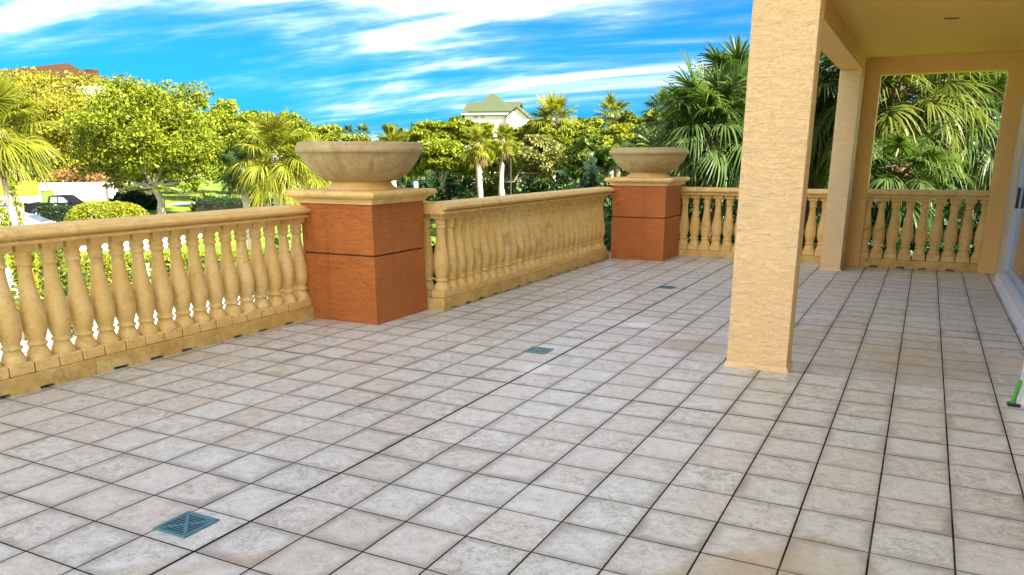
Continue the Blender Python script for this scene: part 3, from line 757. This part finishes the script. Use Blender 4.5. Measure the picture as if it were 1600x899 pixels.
for (u, v, ru, rv, D, mt, lb) in ((455, 400, 50, 60, 19, lf_mid, 'green shrub behind the last left balusters beside the near pier'),
        (675, 375, 60, 70, 13, lf_dark, 'dark shrub outside the start of the middle balustrade'),
        (800, 370, 60, 60, 17, lf_dark, 'dark shrub outside the middle of the middle balustrade'),
        (900, 340, 60, 50, 19, lf_dark, 'dark shrub outside the far end of the middle balustrade'),
        (350, 322, 60, 14, 74, lf_mid, 'low green shrubs on the lawn before the two fan palms'),
        (215, 318, 40, 16, 76, lf_dark, 'dark shrubs around the oak trunk')):
    shrub(lb, u, v, ru, rv, D, 4200, .0065 * D, mt, 26)
# vehicles ---------------------------------------------------------
RZ = math.atan2(RT[1], RT[0])                 # image-right direction on the plan
def wheel(t, x, y, r, side):
    b = MB(); b.lathe([(r * .6, -.1), (r * .95, -.11), (r, -.08), (r, .08), (r * .95, .11), (r * .6, .1)], 20); b.v = [(p[0] + x, p[2] * side + y, p[1] + r) for p in b.v]
    w_ = b.build('wheel', blackish, t)
    b = MB(); b.lathe([(r * .62, .06), (r * .58, .10), (r * .2, .085), (r * .15, .11)], 16); b.v = [(p[0] + x, y - p[2] * 1.0, p[1] + r) for p in b.v]
    b.build('rim', frame_m, w_)
def vehicle(t, body, roof, paint, hw, glass_rects, wheels, r):
    b = MB()
    def loft(poly, ws):
        b.rings([[(x, -w_, z) for (x, z), w_ in zip(poly, ws)], [(x, w_, z) for (x, z), w_ in zip(poly, ws)]], True, True)
    rg = []
    n = len(body)
    cxm = sum(p[0] for p in body) / n; czm = sum(p[1] for p in body) / n
    for y_, s in ((-hw, .93), (-hw * .93, 1), (hw * .93, 1), (hw, .93)):
        rg.append([(cxm + (x - cxm) * (1 - (1 - s) * .3), y_, czm + (z - czm) * s) for x, z in body])
    b.rings(rg, True, True); b.build('body', paint, t)
    b = MB(); z0 = min(p[1] for p in roof); z1 = max(p[1] for p in roof)
    wf = lambda z, e=0: hw * (.93 - .17 * (z - z0) / (z1 - z0)) + e
    b.rings([[(x, -wf(z), z) for x, z in roof], [(x, wf(z), z) for x, z in roof]], True, True); b.build('cab', paint, t)
    for q in glass_rects:
        for sg in (-1, 1):
            b = MB(); b.rings([[(x, sg * (wf(z) - .004), z) for x, z in q], [(x, sg * (wf(z) + .008), z) for x, z in q]], True, True); b.build('window', glass_m, t)
    for x in wheels:
        for sg in (-1, 1): wheel(t, x, sg * (hw - .1), r, sg)
navy = plain('black_car_paint', (.004, .004, .006), .5, .2, 0, .1); carwhite = plain('white_car_paint', (.8, .8, .8), .2, .6, 0, .03)
g = below(101, 330, 67)
t = thing('pickup_truck', 'black crew cab pickup truck parked beyond the dark hedge', 'truck', tuple(g), RZ)
vehicle(t, [(-2.9, .55), (-2.85, 1.2), (-.75, 1.22), (1.1, 1.2), (2.5, 1.08), (2.85, .95), (2.9, .5), (2.3, .35), (-2.4, .35)],
        [(-.85, 1.2), (-.8, 1.75), (-.55, 1.88), (.55, 1.88), (1.35, 1.21)], navy, .98,
        [[(-.62, 1.28), (-.58, 1.74), (-.02, 1.76), (-.02, 1.28)], [(.06, 1.28), (.06, 1.76), (.5, 1.74), (1.02, 1.28)]], (-1.9, 1.85), .4)
b = MB(); b.box(-2.96, -2.86, -.9, .9, .5, .68, .02); b.build('bumper', frame_m, t)
b = MB(); b.box(2.84, 2.98, -.9, .9, .45, .68, .02); b.build('bumper', frame_m, t)
for x_ in (-.2, .75):
    b = MB(); b.box(x_, x_ + .18, -1.0, -.97, 1.08, 1.13, .008); b.build('door_handle', frame_m, t)
b = MB(); b.box(2.78, 2.9, -.9, -.55, .78, .98, .02); b.build('headlight', white_m, t)
b = MB(); b.box(1.0, 1.16, -1.16, -.94, 1.24, 1.4, .02); b.build('wing_mirror', navy, t)
g = below(38, 340, 50)
t = thing('white_sedan', 'white sedan parked at the left just above the balustrade rail', 'car', tuple(g), RZ + .12)
vehicle(t, [(-2.3, .45), (-2.25, .85), (-1.9, .98), (0, .98), (1.2, .96), (2.1, .82), (2.3, .6), (2.28, .3), (-2.2, .3)],
        [(-1.75, .97), (-.9, 1.40), (-.3, 1.47), (.35, 1.42), (1.3, .97)], carwhite, .9,
        [[(-1.05, 1.02), (-.72, 1.36), (-.25, 1.39), (-.25, 1.02)], [(-.17, 1.02), (-.17, 1.39), (.3, 1.36), (.85, 1.02)]], (-1.4, 1.45), .33)
b = MB(); b.rings([[(.42, s * .62, 1.415 + o_) , (1.26, s * .76, 1.0 + o_)] for s, o_ in ((-1, .004), (1, .004))] and [[(.40, -.62, 1.425), (1.27, -.74, 1.0), (1.27, .74, 1.0), (.40, .62, 1.425)], [(.405, -.62, 1.432), (1.285, -.74, 1.01), (1.285, .74, 1.01), (.405, .62, 1.432)]], True, True); b.build('windscreen', glass_m, t)
g = below(36, 310, 82)
yel = plain('yellow_paint', (.75, .42, .02), .4)
t = thing('box_truck', 'yellow box truck with a white lower band behind the palm leaves', 'truck', tuple(g), RZ)
b = MB(); b.box(-1.6, 1.1, -1.2, 1.2, 1.05, 2.6, .03); b.build('cargo_box', yel, t)
b = MB(); b.box(-1.6, 1.1, -1.18, 1.18, .45, 1.048, .02); b.build('lower_band', white_m, t)
for x_ in (-1.0, .6):
    for sg in (-1, 1): wheel(t, x_, sg * 1.05, .42, sg)
g = below(75, 308, 84)
t = thing('utility_box', 'green utility cabinet beside the yellow truck', 'cabinet', tuple(g), RZ)
gm = plain('green_cabinet_paint', (.13, .24, .03), .5)
b = MB(); b.box(-.5, .5, -.4, .4, .1, 1.5, .03); b.build('cabinet', gm, t)
b = MB(); b.box(-.56, .56, -.46, .46, 0, .099); b.build('plinth', white_m, t)
b = MB(); b.box(-.55, .55, -.45, .45, 1.501, 1.58, .02); b.build('lid', gm, t)

# low white wall with coping and a dark post
g0 = below(60, 300, 92); g1 = below(184, 300, 93)
rzw = math.atan2(g1[1] - g0[1], g1[0] - g0[0]); lw = math.hypot(*(g1 - g0)[:2])
t = thing('white_wall', 'long white rendered wall with coping behind the truck', 'wall', tuple((g0 + g1) / 2), rzw)
b = MB(); b.box(-lw / 2, lw / 2, -.15, .15, 0, 1.9, .01); b.build('panel', white_m, t)
b = MB(); b.box(-lw / 2 - .1, lw / 2 + .1, -.3, .3, 1.901, 2.12, .03); b.build('coping', white_m, t)
b = MB(); b.box(lw / 2 - 1.2, lw / 2 - .95, -.36, -.302, 0, 2.3, .01); b.build('post', bark_m, t)
shrub('reddish brown shrubs showing above the white wall', 120, 268, 62, 16, 97, 5000, .26, lf_red)
hedge('low green hedge at the end of the white wall', below(190, 305, 88), below(235, 305, 88), 2, 2.0, 1800, .2, lf_mid)

# far building with a brown hip roof
rt = at(82, 100, 128); g = np.array([rt[0], rt[1], GZ])
t = thing('brown_roofed_building', 'distant building with a brown hip roof above the left trees', 'building', tuple(g), RZ)
zr = rt[2] - GZ + .15; s = 128 / F
brown = plain('brown_roof_tiles', (.065, .03, .011), .85, .2, 0, .25, 2)
b = MB(); b.box(-150 * s, 95 * s, -5, 5, 0, zr - 3.2); b.build('wall', cream_m, t)
b = MB(); e0, e1, ez, ey = -155 * s, 100 * s, zr - 3.25, 5.6
b.add([(e0, -ey, ez), (e1, -ey, ez), (e1, ey, ez), (e0, ey, ez), (-60 * s, 0, zr - .9), (24 * s, 0, zr), (32 * s, 0, zr - .9)], [(0, 1, 6, 5, 4), (1, 2, 6), (2, 3, 4, 5, 6), (3, 0, 4), (3, 2, 1, 0)]); b.build('roof', brown, t)
b = MB(); b.box(52 * s, 66 * s, -1, 1, zr - 2.6, zr - 1.05, .05); b.build('chimney', brown, t)

# ------------------------------------------------------------------ middle distance
s = 130 / F; hc = below(773, 200, 130); zt = lambda v: at(773, v, 130)[2] - GZ
t = thing('beach_house', 'cream house with a green hip roof rising above the trees', 'house', tuple(hc), RZ - .2)
roofg = plain('green_shingles', (.062, .08, .04), .85, .2, 0, .15, 2); hcream = plain('cream_siding', (.78, .70, .52), .7, .3, 0, .06, 2)
ze = zt(180); zp = zt(148); zg = zt(163)
b = MB(); b.box(-4.2, 4.3, -3.5, 3.5, 0, ze, .02); b.build('wall', hcream, t)
b = MB(); b.prism([(-3.5, ze + .001), (3.5, ze + .001), (0, zg)], 0, -4.2, 4.1); b.build('gable_wall', hcream, t)
b = MB()                                       # gable roof slabs
for sg in (-1, 1):
    p = [(sg * 3.9, ze - .12), (0, zg + .12), (0, zg + .30), (sg * 3.95, ze + .06)]
    if sg < 0: p = p[::-1]
    b.prism(p, 0, -4.6, 4.55)
b.build('roof', roofg, t)
b = MB(); b.add([(-3.6, -3.6, ze + .35), (3.9, -3.6, ze + .35), (3.9, 3.6, ze + .35), (-3.6, 3.6, ze + .35), (-.55, 0, zp), (.1, 0, zp)], [(0, 1, 5, 4), (1, 2, 5), (2, 3, 4, 5), (3, 0, 4), (3, 2, 1, 0)]); b.build('hip_roof', roofg, t)
b = MB(); b.box(-4.62, 4.56, -3.98, -3.91, ze - .16, ze + .04); b.build('fascia', white_m, t)
b = MB(); b.prism([(3.0, ze - .6), (6.3, ze - .6), (4.65, ze + .75)], 1, -4.4, 0); b.build('side_gable', hcream, t)
b = MB()
b.prism([(2.7, ze - .72), (4.65, ze + .85), (4.65, ze + 1.02), (2.65, ze - .6)], 1, -4.7, 0); b.prism([(4.652, ze + .85), (6.6, ze - .72), (6.65, ze - .6), (4.652, ze + 1.02)], 1, -4.7, 0); b.build('side_roof', roofg, t)
b = MB(); b.box(3.0, 6.3, -4.38, -.1, 0, ze - .601); b.build('side_wall', hcream, t)
b = MB(); b.add([(-7.2, -2.6, ze - .9), (-4.21, -2.6, ze + .2), (-4.21, 2.6, ze + .2), (-7.2, 2.6, ze - .9), (-7.2, -2.6, ze - 1.05), (-4.21, -2.6, ze + .05), (-4.21, 2.6, ze + .05), (-7.2, 2.6, ze - 1.05)], [(0, 1, 2, 3), (7, 6, 5, 4), (0, 4, 5, 1), (3, 2, 6, 7), (0, 3, 7, 4)]); b.build('porch_roof', roofg, t)
for y_ in (-2.4, 0, 2.4):
    b = MB(); b.box(-7.05, -6.85, y_ - .1, y_ + .1, 0, ze - 1.0); b.build('porch_post', white_m, t)
for x_ in (-2.3, -1.2):
    b = MB(); b.box(x_ - .28, x_ + .28, -3.56, -3.498, ze - .62, ze - .3, .01); b.build('vent', plain('grey_vent', (.35, .33, .28)), t)
for y_ in (-1.5, .2, 1.9):
    b = MB(); b.box(-4.26, -4.198, y_ - .5, y_ + .5, ze - 1.9, ze - .1, .01); wi = b.build('window', white_m, t)
    b = MB(); b.box(-4.285, -4.261, y_ - .42, y_ + .42, ze - 1.82, ze - .18); b.build('pane', glass_m, wi)

rg = rng(); cs, rs = [], []
for i in range(150):
    u = -160 + 1900 * i / 149; q = at(u, 240 + rg.uniform(-4, 4) - 9 * math.sin(i * .7), 112 + rg.uniform(-7, 7)); hh = q[2] - GZ
    for k in range(3):
        cs.append(q + np.array([rg.normal() * 1.2, rg.normal() * 1.2, -hh * .28 * k])); rs.append(np.array([1.6, 1.6, 1.5]) * rg.uniform(.8, 1.3))
vv, qq = leaf_cloud(rg, cs, rs, 42000, .62)
o = tag(link('far_wood', np_mesh('far_wood', vv, qq), None, lf_mid), 'far line of green woods closing the horizon behind everything', 'woods'); o['kind'] = 'stuff'
GP = 'cabbage palms in the middle distance'
palm_at('brown skirted cabbage palm with a straight pale trunk beside the lamp post', 748, 224, 47, 34, 34, pm_lime, tu=751, ndead=16, r0=.17, group=GP)
palm_at('bright yellow cabbage palm with a slanting pale trunk', 788, 218, 48, 30, 32, pm_lime, tu=777, ndead=8, r0=.15, group=GP)
palm_at('tall cabbage palm standing above the trees right of the house', 866, 184, 60, 46, 40, pm_lime, tu=866, ndead=14, r0=.2, group=GP)
palm_at('small cabbage palm crown on the skyline above the far bowl', 957, 178, 70, 36, 36, pm_lime, ndead=14, r0=.2, group=GP)
palm_at('cabbage palm rising from green leaves left of the big near palm', 1038, 172, 52, 42, 36, pm_green, ndead=8, r0=.18, group=GP)
palm_at('tiny distant palm above the rim of the near bowl', 566, 208, 90, 18, 22, pm_green, ndead=3, r0=.2, group=GP)
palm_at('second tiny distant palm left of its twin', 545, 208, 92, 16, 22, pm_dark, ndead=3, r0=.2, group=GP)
palm_at('feathery palm with upright leaves behind the near bowl', 612, 222, 40, 40, 24, pm_lime, kind='pin', ndead=0, r0=.2, name='feather_palm', boots=False, emin=10, emax=85)
tree('spreading_tree', 'spreading olive tree on pale crooked limbs behind the near pier', 690, 248, 72, 36, 52, 24700, 0.22, lf_oak, 54, pale_bark, 694, .15, 296, nlimb=14)
tree('round_tree', 'pale cream green tree on slanting trunks right of the palms', 832, 252, 62, 40, 50, 24700, 0.20, lf_cream, 54, pale_bark, 785, .12, 285, nlimb=14)
tree('treetop', 'yellow green treetop on the skyline left of the house', 690, 212, 72, 26, 72, 22800, 0.28, lf_lime, 30)
tree('treetop', 'sunny treetop rising before the house wall', 803, 222, 38, 26, 68, 15200, 0.27, lf_lime, 24)
tree('treetop', 'yellow green treetop between the two skyline palms', 910, 205, 42, 26, 66, 13300, 0.27, lf_lime, 24)
tree('round_tree', 'bright yellow tree left of the far bowl', 965, 222, 55, 26, 48, 20900, 0.20, lf_lime, 34)
tree('dark_tree', 'dark green tree under the bright yellow one', 915, 250, 62, 40, 44, 20900, 0.20, lf_mid, 36)
tree('round_tree', 'mid green tree crown behind the far pier', 1040, 215, 50, 36, 44, 20900, 0.20, lf_mid, 34)
tree('round_tree', 'leafy tree filling the gap below the tall palm', 872, 225, 42, 26, 56, 13300, 0.22, lf_oak, 24)
tree('round_tree', 'golden tree under the house left gable', 745, 205, 30, 20, 64, 9500, 0.25, lf_oak, 20)
for (u, v, ru, rv, D, mt, lb) in (
        (650, 232, 45, 34, 62, lf_oak, 'olive tree crown just right of the near bowl'),
        (720, 205, 40, 22, 80, lf_mid, 'green treetop below the left porch of the house'),
        (835, 215, 40, 32, 64, lf_lime, 'yellow green crown between the bright palm and the tall palm'),
        (925, 222, 40, 26, 56, lf_oak, 'olive crown below the small skyline palm'),
        (1000, 205, 45, 32, 58, lf_mid, 'green crown between the skyline palms and the far pier'),
        (1075, 195, 45, 40, 36, lf_mid, 'leafy green crown left of the large drooping palm'),
        (350, 215, 75, 62, 92, lf_lime, 'bright tree crown between the oak and the two fan palms'),
        (470, 225, 60, 45, 88, lf_lime, 'lime green tree crown behind the near bowl'),
        (540, 240, 50, 30, 70, lf_oak, 'olive tree crown hidden behind the near bowl'),
        (770, 240, 40, 30, 58, lf_oak, 'shaded olive crown between the two pale trunks')):
    tree('leafy_tree', lb, u, v, ru, rv, D, 17000, .004 * D, mt, 40, bottom=-.95)
for i, (u, v, ru, rv, D, mt, lb) in enumerate((
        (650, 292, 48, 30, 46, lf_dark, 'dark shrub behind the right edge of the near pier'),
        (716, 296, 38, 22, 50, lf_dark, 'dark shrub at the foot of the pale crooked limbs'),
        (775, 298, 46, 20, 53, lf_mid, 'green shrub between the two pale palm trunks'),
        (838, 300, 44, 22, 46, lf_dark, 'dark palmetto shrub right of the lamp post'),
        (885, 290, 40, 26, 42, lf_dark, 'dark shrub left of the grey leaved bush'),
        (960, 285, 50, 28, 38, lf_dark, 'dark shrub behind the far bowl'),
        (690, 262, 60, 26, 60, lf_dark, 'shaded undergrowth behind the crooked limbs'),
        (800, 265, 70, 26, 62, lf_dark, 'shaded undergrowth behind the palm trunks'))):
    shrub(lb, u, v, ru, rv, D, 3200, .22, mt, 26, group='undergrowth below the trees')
shrub('grey green rosette leaved bush left of the far bowl', 930, 280, 48, 34, 22, 2600, .17, lf_grey, 26, 'leafy_bush', aspect=2.6, up=.9)
shrub('small pinkish flowering plant above the middle rail', 921, 292, 18, 8, 20, 500, .07, lf_red, 8, toground=False)
t = thing('lamp_post', 'thin dark lamp post right of the pale palm trunks', 'lamp post', tuple(below(798, 300, 45)))
hz_ = at(798, 246, 45)[2] - GZ
b = MB(); b.tube([(0, 0, 0), (0, 0, .5), (0, 0, hz_)], [.09, .055, .045], 8); b.build('post', core_post_m, t)
b = MB(); b.lathe([(.05, hz_), (.14, hz_ + .05), (.17, hz_ + .1), (.05, hz_ + .2)], 12); b.build('lamp_head', core_post_m, t)
p = at(650, 289, 40); t = thing('small_sign', 'small white sign plate in the shade beside the near pier', 'sign', (p[0], p[1], GZ), RZ)
b = MB(); b.box(-.1, .1, -.012, .012, p[2] - GZ - .15, p[2] - GZ + .15, .004); b.build('plate', white_m, t)
b = MB(); b.box(-.02, .02, .013, .05, 0, p[2] - GZ + .1); b.build('post', core_post_m, t)

# ------------------------------------------------------------------ palms behind the back balustrade
GN = 'large fan palms crowding the back balustrade'
NB = dict(kind='near',  bark=boot_m, group=GN)
palm_at('large drooping fan palm between the far bowl and the thick column', 1118, 195, 16.5, 118, 60, pm_green, ndead=5, r0=.2, **NB)
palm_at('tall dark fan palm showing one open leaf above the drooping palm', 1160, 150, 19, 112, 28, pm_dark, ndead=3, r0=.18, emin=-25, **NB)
palm_at('fan palm behind the far bowl with its leaves spread sideways', 1030, 268, 19, 85, 30, pm_green, ndead=3, r0=.18, **NB)
palm_at('shaggy fan palm in the gap between thick column and slim pillar', 1290, 130, 17.5, 110, 44, pm_green, ndead=30, r0=.22, **NB)
palm_at('fan palm with a brown hanging skirt, left in the wall opening', 1405, 140, 16.2, 135, 56, pm_olive, ndead=26, r0=.24, **NB)
palm_at('upright fan palm at the right of the wall opening', 1530, 175, 18, 105, 50, pm_green, ndead=10, r0=.2, **NB)
palm_at('low fan palm with broad glossy leaves just above the opening rail', 1405, 262, 14.9, 105, 30, pm_green, ndead=5, r0=.16, emin=-55, emax=50, **NB)
palm_at('small fan palm low at the far right of the opening', 1590, 265, 19, 95, 30, pm_dark, ndead=4, r0=.16, **NB)
palm_at('fan palm half hidden by the thick column', 1215, 225, 18, 105, 40, pm_green, ndead=8, r0=.2, **NB)
for i, (u, D) in enumerate(((1085, 15.6), (1150, 15.4), (1270, 14.9), (1360, 14.6), (1420, 14.3), (1480, 14.3), (1540, 14.2))):
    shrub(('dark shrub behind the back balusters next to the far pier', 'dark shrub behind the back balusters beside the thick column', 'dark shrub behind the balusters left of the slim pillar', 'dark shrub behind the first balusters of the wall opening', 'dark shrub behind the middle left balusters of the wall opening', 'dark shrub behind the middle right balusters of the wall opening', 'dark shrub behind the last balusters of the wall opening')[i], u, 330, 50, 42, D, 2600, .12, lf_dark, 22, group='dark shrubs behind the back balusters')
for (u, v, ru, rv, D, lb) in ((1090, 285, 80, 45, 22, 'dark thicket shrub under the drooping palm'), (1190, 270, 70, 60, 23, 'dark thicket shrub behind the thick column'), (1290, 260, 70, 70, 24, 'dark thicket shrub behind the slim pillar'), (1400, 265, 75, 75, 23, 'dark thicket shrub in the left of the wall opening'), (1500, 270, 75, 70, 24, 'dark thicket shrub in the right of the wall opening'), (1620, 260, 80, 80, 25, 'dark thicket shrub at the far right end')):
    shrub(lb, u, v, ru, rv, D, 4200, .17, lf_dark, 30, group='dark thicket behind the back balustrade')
